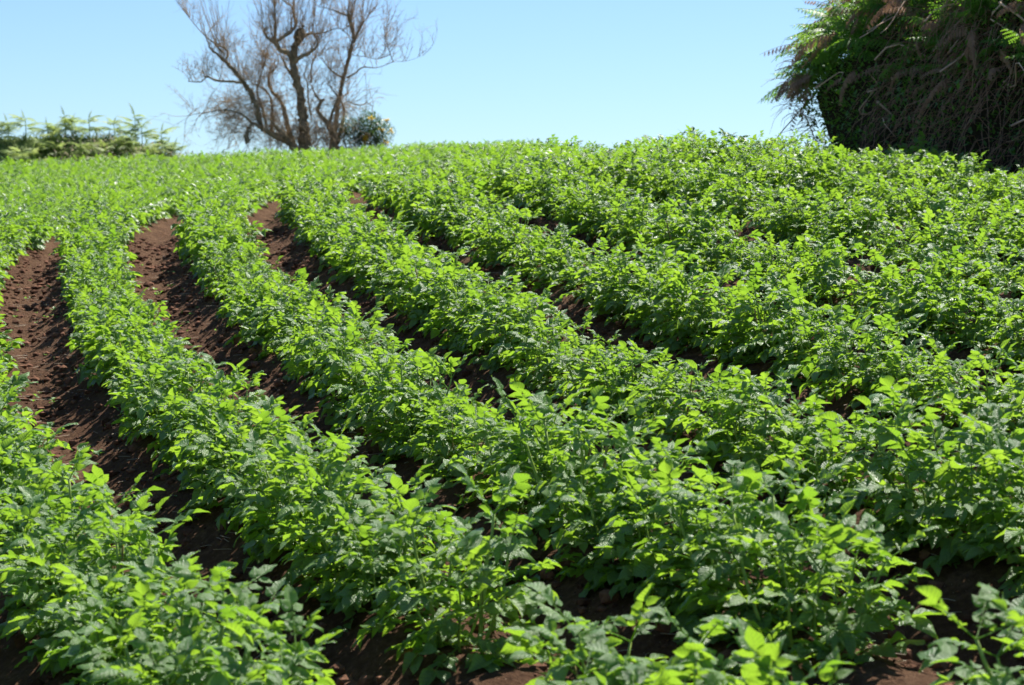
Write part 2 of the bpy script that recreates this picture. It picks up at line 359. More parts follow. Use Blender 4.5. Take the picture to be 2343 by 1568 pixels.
def plan_plant(r, size=1.0, nst=None, ls=1.0, wide=1.0):
    """bushy plant in its row's frame (x across the row, y along it) -> stems (mesh index, matrix), leaves (variant, kind, matrix)"""
    stems = []; leaves = []
    nst = nst or r.choice([7, 8, 8]); a0 = r.random() * 6.28
    for s in range(nst):
        az = a0 + s * 6.28 / max(nst - 1, 1) + r.uniform(-0.35, 0.35)
        al = abs(math.sin(az))                      # 1 = leans along the row
        k = r.randrange(0, 2) if s == 0 else min(8, max(1, int(r.uniform(2.5, 6.0) + 2.5 * al * r.random())))
        L = size * (r.uniform(0.18, 0.265) if s else r.uniform(0.22, 0.29))
        off = Vector((math.cos(az) * 0.04 * wide, math.sin(az) * 0.08, -0.03))
        M = Matrix.Translation(off) @ Matrix.Rotation(az, 4, 'Z') @ Matrix.Scale(L, 4)
        stems.append((k * 2 + (r.random() < 0.06), M))
        P = stem_curves[k]; nl = r.choice([9, 9, 10]); phi = r.random() * 6.28
        for q in range(nl):
            t = 0.10 + 0.84 * (q + r.uniform(-.3, .3)) / nl; t = min(max(t, 0.06), 0.95)
            f = t * 8; i = min(int(f), 7); p = P[i] + (P[i + 1] - P[i]) * (f - i)
            p = M @ Vector(p)
            phi += 2.4 + r.uniform(-.4, .4)
            out = Vector((math.cos(phi), math.sin(phi), 0)) + Vector((math.cos(az), math.sin(az), 0)) * (0.6 if s else 0)
            out.normalize()
            el = r.uniform(-0.25, 0.45) + 0.45 * (t - 0.45)
            d = out * math.cos(el) + Vector((0, 0, math.sin(el)))
            sc = ls * wide * (0.160 - 0.035 * t + r.uniform(-.03, .035)) * (1 - 0.06 * abs(out.x))
            lim = 0.28 * wide * (0.6 + 0.4 * size) * (1.12 - 0.5 * max(0.0, p.z - 0.08) / 0.2)
            for _ in range(5):
                if abs(p.x + d.x * sc) <= lim or p.x * d.x < 0: break
                d.x *= 0.55; d.normalize()
            leaves.append((r.randrange(N_LV), 0, frame(p, d, sc, r.uniform(-.5, .5))))
        tip = M @ Vector(P[-1])
        for q in range(3):
            phi += 2.1 + r.uniform(-.3, .3); el = r.uniform(0.15, 0.9)
            d = Vector((math.cos(phi) * math.cos(el), math.sin(phi) * math.cos(el), math.sin(el)))
            leaves.append((r.randrange(6), 1, frame(tip, d, ls * r.uniform(0.08, 0.125), r.uniform(-.3, .3))))
    return stems, leaves
def frame(p, d, s, roll):
    z = Vector((0, 0, 1)); n = (z - d * z.dot(d)).normalized(); y = n.cross(d)
    n2 = n * math.cos(roll) + y * math.sin(roll); y2 = n2.cross(d)
    return Matrix(((d.x * s, y2.x * s, n2.x * s, p.x), (d.y * s, y2.y * s, n2.y * s, p.y), (d.z * s, y2.z * s, n2.z * s, p.z), (0, 0, 0, 1)))

# ------------------------------------------------------------------ plant positions
pf = LENS / SENSOR
def project(x, y, z):
    p = R(PITCH); dz = z - CAM_H; Y = y * math.cos(p) + dz * math.sin(p); Z = -y * math.sin(p) + dz * math.cos(p)
    if Y < 0.3: return None
    return x / Y * pf, Z / Y * pf, Y          # half width = .5, half height = .3345
HEDGE = [(2.35, 19.0), (2.75, 17.3), (3.25, 15.9), (4.2, 14.6), (6.0, 13.4), (9.0, 12.6)]
def hedge_front_y(x): return float(np.interp(x, [1.6] + [h[0] for h in HEDGE], [24] + [h[1] for h in HEDGE]))
plants = []
for j in range(-22, 26):
    yy = 2.0 + 0.3 * random.random()
    while yy < 37.8:
        x0 = row_x(j + .5, yy); x1 = row_x(j + .5, yy + .3); hdg = math.atan2(-(x1 - x0), .3)
        y = yy + random.uniform(-.06, .06); x = x0 + (y - yy) * (x1 - x0) / .3 + random.uniform(-.035, .035)
        yy += 0.31 * math.cos(hdg) * random.choice([1, 1, 1, 1, .85, 1.2])
        if y < 2.2 or y > 37.6 or x < -12.6: continue
        if x > 1.6 and y > hedge_front_y(x) - 0.55: continue
        z = float(ground_h(x, y, False))
        pr = project(x, y, z + 0.2)
        if pr is None: continue
        lim = 0.5 + 0.9 / pr[2] * pf
        if abs(pr[0]) > lim + 0.7 / pr[2] * pf or y > 32 and x > 2: continue
        vis = abs(pr[0]) < 0.5 + 0.28 / pr[2] * pf and -0.3345 - 0.30 / pr[2] * pf < pr[1]
        plants.append((not vis, pr[2], j, x, y, z, hdg))
plants.sort()
for gx, gy in ((1275, 1590), (2110, 1575)):           # two plants that never came up: bare soil shows there
    g0 = at(gx, gy); plants.remove(min(plants, key=lambda p: math.hypot(p[3] - g0[0], p[4] - g0[1])))
    plants.remove(min(plants, key=lambda p: math.hypot(p[3] - g0[0], p[4] - g0[1])))
near = plants[:300]; far = plants[300:]

ORD = ['first', 'second', 'third', 'fourth', 'fifth', 'sixth', 'seventh', 'eighth', 'ninth', 'tenth', 'eleventh', 'twelfth', 'thirteenth', 'fourteenth', 'fifteenth', 'sixteenth', 'seventeenth', 'eighteenth', 'nineteenth', 'twentieth']
ROWN = {-1: 'row in the bottom left corner', 0: 'second row from the bottom left corner'}
def rown(j):
    if j in ROWN: return ROWN[j]
    if j > 0: return ORD[j + 1] + ' row from the bottom left corner'
    return ORD[-j - 2] + ' row up the left edge'
counts = {}; byrow = {}
for p in near: byrow.setdefault(p[2], []).append(p)
order = {}
for j, ps in byrow.items():
    for i, p in enumerate(sorted(ps, key=lambda q: q[4])): order[p] = i
pr_ = random.Random(11)
tall_px = at(1215, 1275); special = min(near, key=lambda p: math.hypot(p[3] - tall_px[0], p[4] - tall_px[1]))
tall2_px = at(1880, 1560); special2 = min(near, key=lambda p: math.hypot(p[3] - tall2_px[0], p[4] - tall2_px[1]))
shine_spots = [at(1900, 660), at(1800, 640), at(1985, 690), at(1320, 545)]  # where plants get a few leaves with reflected light painted in
shine_p = {min(near, key=lambda p: math.hypot(p[3] - s[0], p[4] - s[1])) for s in shine_spots}
PQ = ['leafy', 'bushy', 'green', 'spreading']
n_leaf = 0
for p in near:
    _, dist, j, x, y, z, hd = p
    size = pr_.uniform(0.74, 1.2) * float(np.interp(dist, [5, 7.5, 12], [1.24, 1.0, 0.95])) * (1 + 0.16 * vnoise(x * 0.9, y * 0.9, 77))
    root = link('potato_plant', None, loc=(x, y, z - 0.01)); root.rotation_euler = (0, 0, hd + random.choice((0, math.pi)) + random.uniform(-.25, .25)); root.empty_display_size = 0.1
    i = order[p]
    if p is special:
        size = 1.5; lab = 'tallest potato plant near the centre, its reddish stem standing clear above its row'
    elif p is special2:
        size = 1.35; lab = 'large potato plant at bottom right with leafy shoots arching over the dark furrow'
    elif p in shine_p:
        lab = f'potato plant with painted leaf shine, {ORD[min(i,16)]} in the {rown(j)}'
    elif i < 12:
        lab = f'green potato plant, {ORD[i]} from the front in the {rown(j)}'
    else:
        lab = f'green potato plant in the far end of the {rown(j)}'
    tag(root, lab, 'potato plant', 'potato plants growing in curved rows')
    st, lv = plan_plant(pr_, size, nst=9 if p is special or p is special2 else None, ls=float(np.interp(dist, [5, 7.5, 12], [1.2, 1.05, 1.0])) * min(size, 1.1), wide=float(np.interp(dist, [5.5, 7.5, 9, 14], [0.84, 0.93, 0.96, 1.03])))
    for k, M in st:
        if p is special and k < 2: k = 1
        link('stem', stem_me[k], root, mw=M)
    nshine = 0
    for v, kind, M in lv:
        if p in shine_p and kind == 0 and nshine < 3 and M[2][3] > 0.22 and pr_.random() < 0.3:
            o = link('leaf', shine_me[v % 3], root, mw=M); o['label'] = 'leaf with whitish shine painted into its colour'; nshine += 1
        else:
            link('leaf', (leaf_me, apex_me)[kind][v], root, mw=M)
        n_leaf += 1
print('near', len(near), 'far', len(far), 'leaves', n_leaf, 'max dist', near[-1][1])

# far plants: one mass
TPL = []
for k in range(10):
    r = random.Random(900 + k); st, lv = plan_plant(r, 0.95, 6, wide=1.08); Vs = []; Ts = []; Us = []; tn = []; n = 0
    for v, kind, M in lv:
        V, T, Q, U, t = (leaf_lo, apex_lo)[kind][v]; m = np.array(M)
        Vs.append(V @ m[:3, :3].T + m[:3, 3]); Ts.append(T + n); Us.append(U); tn.append(t); n += len(V)
    TPL.append((np.concatenate(Vs), np.concatenate(Ts), np.concatenate(Us), np.concatenate(tn)))
Vs = []; Ts = []; Us = []; tn = []; n = 0
for q in far:
    _, dist, j, x, y, z, hd = q
    V, T, U, t = TPL[random.randrange(10)]; a = hd + random.choice((0, math.pi)) + random.uniform(-.2, .2); s = random.uniform(0.88, 1.22) * (1 + 0.25 * float(vnoise(x * 0.8, y * 0.8, 77)))
    M = rotm('Z', a) * s
    Vs.append(V @ M.T + (x, y, z)); Ts.append(T + n); Us.append(U); tn.append(np.clip(t + random.uniform(-.15, .15), 0, 1)); n += len(V)
fm = mesh('potato_foliage', np.concatenate(Vs), np.concatenate(Ts), [M_LEAF], np.concatenate(Us), np.concatenate(tn))
tag(link('potato_foliage', fm), 'mass of potato plants filling the far field up to the skyline', 'potato plants', kind='stuff')
print('far tris', len(fm.polygons))

# ------------------------------------------------------------------ soil crumbs, straw, seedlings
import bmesh
def ico(sub=1):
    bm = bmesh.new(); bmesh.ops.create_icosphere(bm, subdivisions=sub, radius=1); V = np.array([v.co[:] for v in bm.verts]); F = np.array([[v.index for v in f.verts] for f in bm.faces]); bm.free(); return V, F
IV, IF = ico(1); IV2, IF2 = ico(2)
def scatter_xy(n, y0, y1, furrow=True):
    out = []
    while len(out) < n:
        y = math.sqrt(random.uniform(y0 ** 2, y1 ** 2)); x = random.uniform(-0.27, 0.27) * y
        w = float(rowpos(x, y)) % 1
        if furrow and 0.34 < w < 0.66: continue
        out.append((x, y))
    return out
g = Geo()
for x, y in scatter_xy(15000, 4.2, 17):
    s = 0.004 + 0.024 * random.random() ** 3
    V = IV * s * (1 + 0.5 * (rng.random((len(IV), 1)) - 0.5)) * (1, random.uniform(.7, 1.2), random.uniform(.5, .9))
    g.add(V @ rotm('Z', random.random() * 6.28).T + (x, y, float(ground_h(x, y)) + s * 0.2), IF, tone=random.random())
tag(link('soil_crumbs', g.mesh('soil_crumbs', [M_CLOD], smooth=False)), 'loose reddish soil crumbs lying in the furrows', 'soil', kind='stuff')
for k, (px, py, s) in enumerate([(1293, 1300, .035), (1480, 1103, .045), (1395, 1375, .03), (1530, 1440, .035), (1112, 1262, .02), (985, 1335, .018), (420, 1345, .02), (690, 1090, .02)]):
    x, y = at(px, py); V = IV2 * (1 + 0.35 * (rng.random((len(IV2), 1)) - 0.5)) * (s, s * .8, s * .7)
    o = link('soil_clod', mesh('soil_clod', V, IF2, [M_CLOD], tone=np.full(len(V), .8), smooth=False), loc=(x, y, float(ground_h(x, y)) + s * .3))
    tag(o, ['reddish clod of soil beside the weeds in the furrow right of centre', 'largest brown soil clod in the furrow behind the tallest plant', 'lumpy soil clod on the bare ridge below the weeds', 'brown soil clod near the bottom edge right of centre', 'small clod in the shade under the tallest plant', 'small clod at the shaded left end of the weedy furrow', 'small clod in the furrow at lower left', 'small clod in the shaded furrow left of centre'][k], 'soil clod', 'clods lying in the furrows')
g = Geo()
for x, y in scatter_xy(1500, 4.2, 14):
    L = random.uniform(.01, .05); a = random.random() * 3.14; z = float(ground_h(x, y)) + .006
    P = np.array([[-L, 0, 0], [0, random.uniform(-.2, .2) * L, .003], [L, 0, random.uniform(0, .006)]]) @ rotm('Z', a).T + (x, y, z)
    tube(g, P, 0.0011, 3, tone=random.random())
tag(link('straw_litter', g.mesh('straw_litter', [M_DRY])), 'pale bits of straw and roots strewn over the soil', 'straw', kind='stuff')
def rosette(r, n, L, W, up=(0.2, 0.9), rnd=0.8):
    g = Geo(); a = r.random() * 6
    for k in range(n):
        l = L * r.uniform(.6, 1.1); V, T, Q, U = leaflet(l, W * l / L * rnd, .3, r.uniform(.1, .7), r.uniform(-.3, .3), .15, r=r)
        V[:, 0] += l * .35; el = r.uniform(*up); a += 2.4
        M = rotm('Z', a) @ rotm('Y', -el); g.add(V @ M.T, T, Q, U, r.random())
        tube(g, np.array([[0, 0, 0], [l * .4, 0, 0.0]]) @ M.T, .0016, 3, tone=.9, cap=False)
    return g
SEED = [rosette(random.Random(60 + k), random.Random(k).choice([3, 4, 5]), .022, .009).arr() for k in range(8)]
g = Geo()
for x, y in scatter_xy(620, 4.3, 15):
    V, T, Q, U, t = SEED[random.randrange(8)]; s = random.uniform(.4, 1.3)
    g.add(V * s @ rotm('Z', random.random() * 6).T + (x, y, float(ground_h(x, y)) + .004), T, Q, U, t)
tag(link('weed_seedlings', g.mesh('weed_seedlings', [M_WEED])), 'tiny bright green weed seedlings sprouting in the furrows', 'weeds', kind='stuff')
WEEDS = [(1070, 1290, 7, .085, .034, 'broad round leaved weed in the shade left of the bright weed patch'), (1195, 1335, 11, .075, .02, 'bright yellow green weed sprouting in the sunlit furrow right of centre'),
         (1215, 1392, 9, .07, .018, 'toothed green weed just below the bright weed in the furrow'), (1140, 1315, 10, .06, .02, 'grey green weed clump between the broad leaved weed and the bright one'),
         (1235, 1448, 6, .035, .013, 'small pale seedling cluster low on the bare ridge near the bottom'), (565, 1478, 6, .055, .026, 'pale leaved weed in the dark furrow near the bottom left'),
         (1600, 1180, 6, .045, .018, 'small weed in the shaded furrow right of the soil clod'), (580, 1255, 5, .04, .012, 'tiny thin weed standing on the sunny furrow flank at lower left'),
         (440, 1190, 6, .04, .015, 'small weed in the shaded furrow left of centre'), (640, 985, 6, .05, .017, 'small weed beneath the row left of centre'), (300, 925, 5, .04, .015, 'small weed on the dark flank near the left edge')]
for px, py, n, L, W, lab in WEEDS:
    x, y = at(px, py); root = link('weed_plant', None, loc=(x, y, float(ground_h(x, y)))); tag(root, lab, 'weed', 'weeds in the furrows'); root.empty_display_size = .03
    r = random.Random(int(px)); a = r.random() * 6
    for k in range(n):
        l = L * r.uniform(.6, 1.15); gg = Geo(); V, T, Q, U = leaflet(l, W * l / L, .3, r.uniform(.1, .8), r.uniform(-.3, .3), .25, r=r)
        V[:, 0] += l * .4; a += 2.4; M = rotm('Z', a) @ rotm('Y', -r.uniform(.15, 1.0))
        gg.add(V @ M.T, T, Q, U, r.random()); tube(gg, np.array([[0, 0, 0], [l * .45, 0, 0.0]]) @ M.T, .002, 3, tone=.9, cap=False)
        link('leaf', gg.mesh('weed_leaf', [M_WEED]), root)
for px, py, n, L, lab in [(1445, 1150, 5, .11, 'thin grass tuft beside the big soil clod behind the tallest plant'), (1512, 1165, 4, .09, 'few grass blades right of the big soil clod'), (890, 1290, 5, .1, 'thin grass tuft in the shade below the centre row'), (180, 880, 5, .08, 'thin grass tuft at the left furrow edge')]:
    x, y = at(px, py); root = link('grass_tuft', None, loc=(x, y, float(ground_h(x, y)))); tag(root, lab, 'grass', 'grass tufts in the furrows'); root.empty_display_size = .03
    r = random.Random(int(px))
    for k in range(n):
        a = r.random() * 6.28; b = r.uniform(.1, .7); l = L * r.uniform(.6, 1.2); t = np.linspace(0, 1, 5)
        P = np.stack([np.cos(a) * b * l * t ** 1.6, np.sin(a) * b * l * t ** 1.6, l * t], -1); gg = Geo(); tube(gg, P, np.linspace(.0022, .0004, 5), 3, tone=.2); link('blade', gg.mesh('blade', [M_GRASS]), root)

# ------------------------------------------------------------------ bracken fronds
def frond(seed, m, n=12, droop=0.35, nl=7, curl=0.0, missing=0.0, w=1.0):
    r = random.Random(seed); g = Geo(); t = np.linspace(0, 1, 10); sway = r.uniform(-.15, .15)
    def pos(t): return np.stack([t * (1 - .15 * droop * t), sway * t * t, .12 * t - droop * t * t], -1)
    tube(g, pos(t), np.linspace(.009, .002, 10), 3, tone=.6)
    for k in range(n):
        tt = .1 + .88 * k / n; p = pos(tt); tg = pos(tt + .01) - pos(tt - .01); tg /= np.linalg.norm(tg)
        for sd in (-1, 1):
            if r.random() < missing: continue
            l = w * (.36 * (1 - tt) ** .8 + .03) * r.uniform(.85, 1.15)
            sdv = np.array([-tg[1], tg[0], 0.]) * sd; d = sdv * math.sin(1.15) + tg * math.cos(1.15); d[2] -= r.uniform(0, .45) + curl; d /= np.linalg.norm(d)
            up = np.array([0, 0, 1.]); nrm = up - d * (d @ up); nrm /= np.linalg.norm(nrm); sv = np.cross(nrm, d)
            q = np.arange(nl + 1) / nl; c = p + d * (q * l)[:, None] - nrm * (.25 * l * q ** 2)[:, None]
            lw = l * .20 * (1 - q) ** .6 + .004
            V = [c]; T = []
            n0 = nl + 1
            L_ = c[:-1] + sv * lw[:-1, None] + d * (l / nl * .75) - nrm * (curl * .1); R_ = c[:-1] - sv * lw[:-1, None] + d * (l / nl * .75) - nrm * (curl * .1)
            V = np.concatenate([c, L_, R_])
            for i in range(nl): T += [[i, i + 1, n0 + i], [i + 1, i, n0 + nl + i]]
            g.add(V, T, None, None, np.clip(.5 + r.uniform(-.3, .3), 0, 1))
    return g.mesh('frond', [m])
GF = [frond(i, M_FERN, droop=.25 + .08 * i) for i in range(6)]
DF = [frond(20 + i, M_DEAD, droop=.4 + .1 * i, curl=.8, missing=.25, w=.6) for i in range(5)]
LF = [frond(40 + i, M_FERNL, droop=.2 + .1 * i) for i in range(5)]
LEAFB = []
def leafcloud(n, pts_fn, L, m, name, W=.35):
    """n small folded leaves at positions from pts_fn -> mesh"""
    P = pts_fn(n); a = rng.random(n) * 6.28; el = rng.uniform(-.6, 1.1, n); s = L * rng.uniform(.5, 1.3, n)
    d = np.stack([np.cos(a) * np.cos(el), np.sin(a) * np.cos(el), np.sin(el)], -1); sd = np.stack([-np.sin(a), np.cos(a), rng.uniform(-.5, .5, n)], -1)
    sd /= np.linalg.norm(sd, axis=1, keepdims=True); W_ = (s * W)[:, None]
    V = np.stack([P, P + d * s[:, None] * .45 + sd * W_ * .6, P + d * s[:, None], P + d * s[:, None] * .45 - sd * W_ * .6], 1).reshape(-1, 3)
    i = np.arange(n)[:, None] * 4; T = np.concatenate([i + [[0, 1, 2]], i + [[0, 2, 3]]])
    return mesh(name, V, T, [m], tone=np.repeat(rng.random(n), 4), smooth=False)

# ------------------------------------------------------------------ overgrown hedge on the right
hp = np.array(HEDGE)
HH = [2.15, 2.2, 2.3, 2.3, 2.4, 2.4]
def hedge_pt(s, ph, k=1.0):
    """s 0..1 along, ph 0 (front foot) .. pi (back foot)"""
    s = np.asarray(s, float); ph = np.asarray(ph, float); u = s * (len(hp) - 1)
    x0 = np.interp(u, range(len(hp)), hp[:, 0]); y0 = np.interp(u, range(len(hp)), hp[:, 1]); H = np.interp(u, range(len(hp)), HH)
    end = np.sqrt(np.clip(1 - (1 - np.clip(s / .13, 0, 1)) ** 2, 0, 1)); H = H * (.84 + .16 * end)
    tx = np.interp(u + .05, range(len(hp)), hp[:, 0]) - np.interp(u - .05, range(len(hp)), hp[:, 0]); ty = np.interp(u + .05, range(len(hp)), hp[:, 1]) - np.interp(u - .05, range(len(hp)), hp[:, 1])
    ln = np.hypot(tx, ty) + 1e-9; nx, ny = -ty / ln * -1, tx / ln * -1      # towards the camera side
    nx, ny = -np.abs(nx) * 1.0, -np.abs(ny)
    D = 1.15 * (.5 + .5 * end) * k
    n = 1 + .34 * fbm(s * 16, ph * 2.6, 33, 3)
    c = np.cos(ph) * D * n; zz = np.sin(ph) ** .55 * H * k * (1 + .10 * fbm(s * 14, ph * 1.5, 66, 3))
    # centre line set back by D
    x = x0 + nx * (c - 1.15) ; y = y0 + ny * (c - 1.15)
    return np.stack([x, y, base_h(x, y) - .15 + zz], -1), np.stack([nx * np.cos(ph), ny * np.cos(ph), np.sin(ph)], -1)
hedge = link('overgrown_hedge', None, loc=(0, 0, 0)); tag(hedge, 'tall dark bank overgrown with green and dead brown bracken at the right edge', 'hedge')
S, PH = np.meshgrid(np.linspace(0, 1, 90), np.linspace(0, math.pi, 40)); V, _ = hedge_pt(S, PH, .88); V = V.reshape(-1, 3)
i = np.arange(39)[:, None] * 90; j = np.arange(89)[None]
link('earth_bank', mesh('earth_bank', V, np.stack([i + j, i + j + 1, i + 90 + j + 1, i + 90 + j], -1).reshape(-1, 4), [M_THATCH]), hedge)
def hp_rand(n, k0=.84, k1=1.06, p0=.05, p1=2.2):
    s = rng.random(n) * .8; ph = rng.uniform(p0, p1, n); P, Nn = hedge_pt(s, ph, 1.0); return P - Nn * rng.uniform(-.12, .26, n)[:, None]
o = link('undergrowth', leafcloud(62000, hp_rand, .055, M_FERN, 'undergrowth'), hedge); o['kind'] = 'stuff'
def place_frond(me, P, n, sc, parent, name, spread=.9, updn=0.3):
    d = Vector(n) + Vector((random.uniform(-spread, spread), random.uniform(-spread, spread), random.uniform(-.4, .4) + updn)); d.normalize()
    if abs(d.z) > .9: d.z = .7; d.normalize()
    return link(name, me, parent, mw=frame(Vector(P), d, sc, random.uniform(-.6, .6)))
for k in range(235):
    s = random.random() ** 1.0 * .72; ph = random.choice([random.uniform(.9, 1.7), random.uniform(.3, 1.4), random.uniform(.3, 1.0)]); P, n = hedge_pt(s, ph)
    place_frond(GF[k % 6], P - n * .1, n, random.uniform(.3, .58), hedge, 'green_frond', .9, .15)
for k in range(58):      # the left end hangs over the field edge
    P, n = hedge_pt(random.uniform(0.0, .05), random.uniform(.4, 1.7)); d = Vector((-1, random.uniform(-.5, .3), random.uniform(-.1, .5))).normalized()
    link('green_frond', GF[k % 6], hedge, mw=frame(Vector(P), d, random.uniform(.35, .7), random.uniform(-.5, .5)))
for k in range(170):
    s = random.random() * .72; ph = random.uniform(.25, 1.6); P, n = hedge_pt(s, ph)
    place_frond(DF[k % 5], P + n * .04, n, random.uniform(.22, .5), hedge, 'dead_frond', .8, -.5)
for k in range(85):
    s = random.random() * .7; ph = random.uniform(.15, 1.5); P, n = hedge_pt(s, ph); L = random.uniform(.25, .8)
    d = np.array([random.uniform(-1, 1), random.uniform(-.9, .1), random.uniform(-.7, .5)]); d /= np.linalg.norm(d)
    t = np.linspace(0, 1, 7)[:, None]; Q = P + n * .08 + d * L * (t - .3) + np.array([0, 0, -.25]) * L * t ** 2 + np.array([random.uniform(-.1, .1), 0, random.uniform(-.1, .1)]) * np.sin(t * 6)
    gg = Geo(); tube(gg, Q, np.linspace(.009, .003, 7), 5, tone=random.uniform(.3, 1)); link('dead_stem', gg.mesh('dead_stem', [M_STICK]), hedge)
def blades(n, fn, L0, L1, m, name, rad=.0022, hang=.5, wob=.4):
    P, Nn = fn(n); g = Geo(); t = np.linspace(0, 1, 5)[:, None]
    for k in range(n):
        L = random.uniform(L0, L1); d = Nn[k] + rng.uniform(-1, 1, 3) * .9; d /= np.linalg.norm(d)
        Q = P[k] + d * L * t * (1 - .3 * t) + np.array([0, 0, -hang]) * L * t ** 2 + rng.uniform(-wob, wob, 3) * L * .3 * np.sin(t * 3.1)
        tube(g, Q, rad * np.array([1, .9, .8, .6, .3]), 3, tone=random.random(), cap=False)
    return g.mesh(name, [m])
def hfn(n): s = .2 + .55 * rng.random(n) ** .8; ph = rng.uniform(.02, .8, n) ; P, Nn = hedge_pt(s, ph); return P - Nn * .08, Nn
o = link('dead_bracken_tangle', blades(1900, hfn, .15, .6, M_DEAD, 'dead_bracken_tangle', .0032, .7), hedge); o['kind'] = 'stuff'
def hfn2(n): s = rng.random(n) * .06; ph = rng.uniform(.15, 2.2, n); P, Nn = hedge_pt(s, ph); return P, Nn + [-.9, 0, .2]
o = link('wiry_twigs', blades(480, hfn2, .15, .55, M_TWIG, 'wiry_twigs', .003, .3), hedge); o['kind'] = 'stuff'

# ------------------------------------------------------------------ bank with bracken, far left
def bank_h(x, y):
    x = np.asarray(x, float); t = sstep(-5.0, -7.6, x) ; w = np.exp(-((y - 39.2) / 1.1) ** 2)
    return base_h(x, y) - .12 + w * (.30 + .72 * t) * (x < -3) + .08 * fbm(x * 1.7, y * 1.7, 8, 3) * w
M_BANK = simple('bank_earth', (0.10, 0.14, 0.04), (0.28, 0.28, 0.12), 3, 1, .1, 1.0, .1)
bk = link('grass_bank', grid(np.linspace(-22, 2, 160), np.linspace(37.6, 42, 30), bank_h, 'grass_bank', M_BANK)); tag(bk, kind='structure')
def bfn(n):
    x = rng.uniform(-16, -.5, n); y = rng.uniform(37.8, 40.2, n); keep = rng.random(n) < np.interp(x, [-16, -7, -3, -.5], [1, 1, .6, .25]); x = x[keep]; y = y[keep]
    return np.stack([x, y, bank_h(x, y) - .02], -1), np.tile([0, 0, 1.1], (len(x), 1))
def blades2(n, *a, **k):
    P, Nn = bfn(n); return blades(len(P), lambda m: (P, Nn), *a, **k)
tag(link('bank_grass', blades2(11000, .18, .5, M_GRASS, 'bank_grass', rad=.008, hang=.5)), 'rough green and straw coloured grass on the far left bank', 'grass', kind='stuff')
tag(link('dry_flower_heads', leafcloud(2600, lambda n: np.stack([(x := np.concatenate([rng.normal(-7.0, .55, n // 2), rng.normal(-5.4, .35, n - n // 2)])), (y := rng.uniform(37.7, 38.6, n)), bank_h(x, y) + rng.uniform(.1, .38, n)], -1), .035, M_DRY, 'dry_flower_heads', .8)), 'pale dry flower heads in front of the bracken bank', 'dry flowers', kind='stuff')
BR = [(20, .9), (60, .95), (110, .75), (150, 1.05), (185, 1.0), (215, .7), (250, .65), (270, .85), (310, .95), (340, .75), (370, .7), (400, .65), (5, .85), (45, .7), (75, .9), (100, .6), (125, .8), (165, .8), (175, .6), (205, .9), (225, .8), (262, .75), (300, .6), (325, .8), (355, .65), (378, .55), (90, .6), (235, .55), (290, .6), (35, .55), (130, .55), (330, .5), (385, .5), (500, .35), (545, .3)]
BL = ['leftmost', 'second from the left']
br_sorted = sorted(BR); shape = ['arching', 'upright', 'spreading']
for k, (px, hgt) in enumerate(BR):
    h0 = hgt; hgt = hgt * (.88 if 270 < px < 450 else .62)
    yy = 38.7 + random.uniform(-.7, .5); x = (px - 1171) / 4962 * yy; z = float(bank_h(x, yy)); r = random.Random(px + 200)
    root = link('bracken_fern', None, loc=(x, yy, z - .05)); root.empty_display_size = .2
    rank = br_sorted.index((px, h0)); 
    size_w = 'tall' if hgt > .8 else 'mid sized' if hgt > .62 else 'low'; nn = len(BR)
    ordw = ORD[rank] + ' from the left' if rank < 17 else (ORD[nn - 1 - rank] + ' back from the bare tree')
    tag(root, f'{size_w} green bracken fern on the far left bank, {ordw}', 'fern', 'bracken ferns on the far left bank')
    P = np.array([[0, 0, 0], [.02, 0, hgt * .35], [.0, .02, hgt * .75]]); gg = Geo(); tube(gg, smooth_path(P, 6), np.linspace(.011, .005, 6), 4, tone=.4); link('stem', gg.mesh('fern_stem', [M_STEM]), root)
    for q in range(r.choice([8, 9, 10])):
        a = r.random() * 6.28; tt = r.uniform(.35, .75); el = r.uniform(.0, .6)
        d = Vector((math.cos(a) * math.cos(el), math.sin(a) * math.cos(el), math.sin(el)))
        link('frond', LF[r.randrange(5)], root, mw=frame(Vector((0, 0, hgt * tt)), d, r.uniform(.3, .5) * (1.1 - .4 * tt), r.uniform(-.3, .3)))
    d = Vector((r.uniform(-.3, .3), 0, 1)).normalized(); link('frond', LF[r.randrange(5)], root, mw=frame(Vector((0, .01, hgt * .72)), d, hgt * .35, 0))

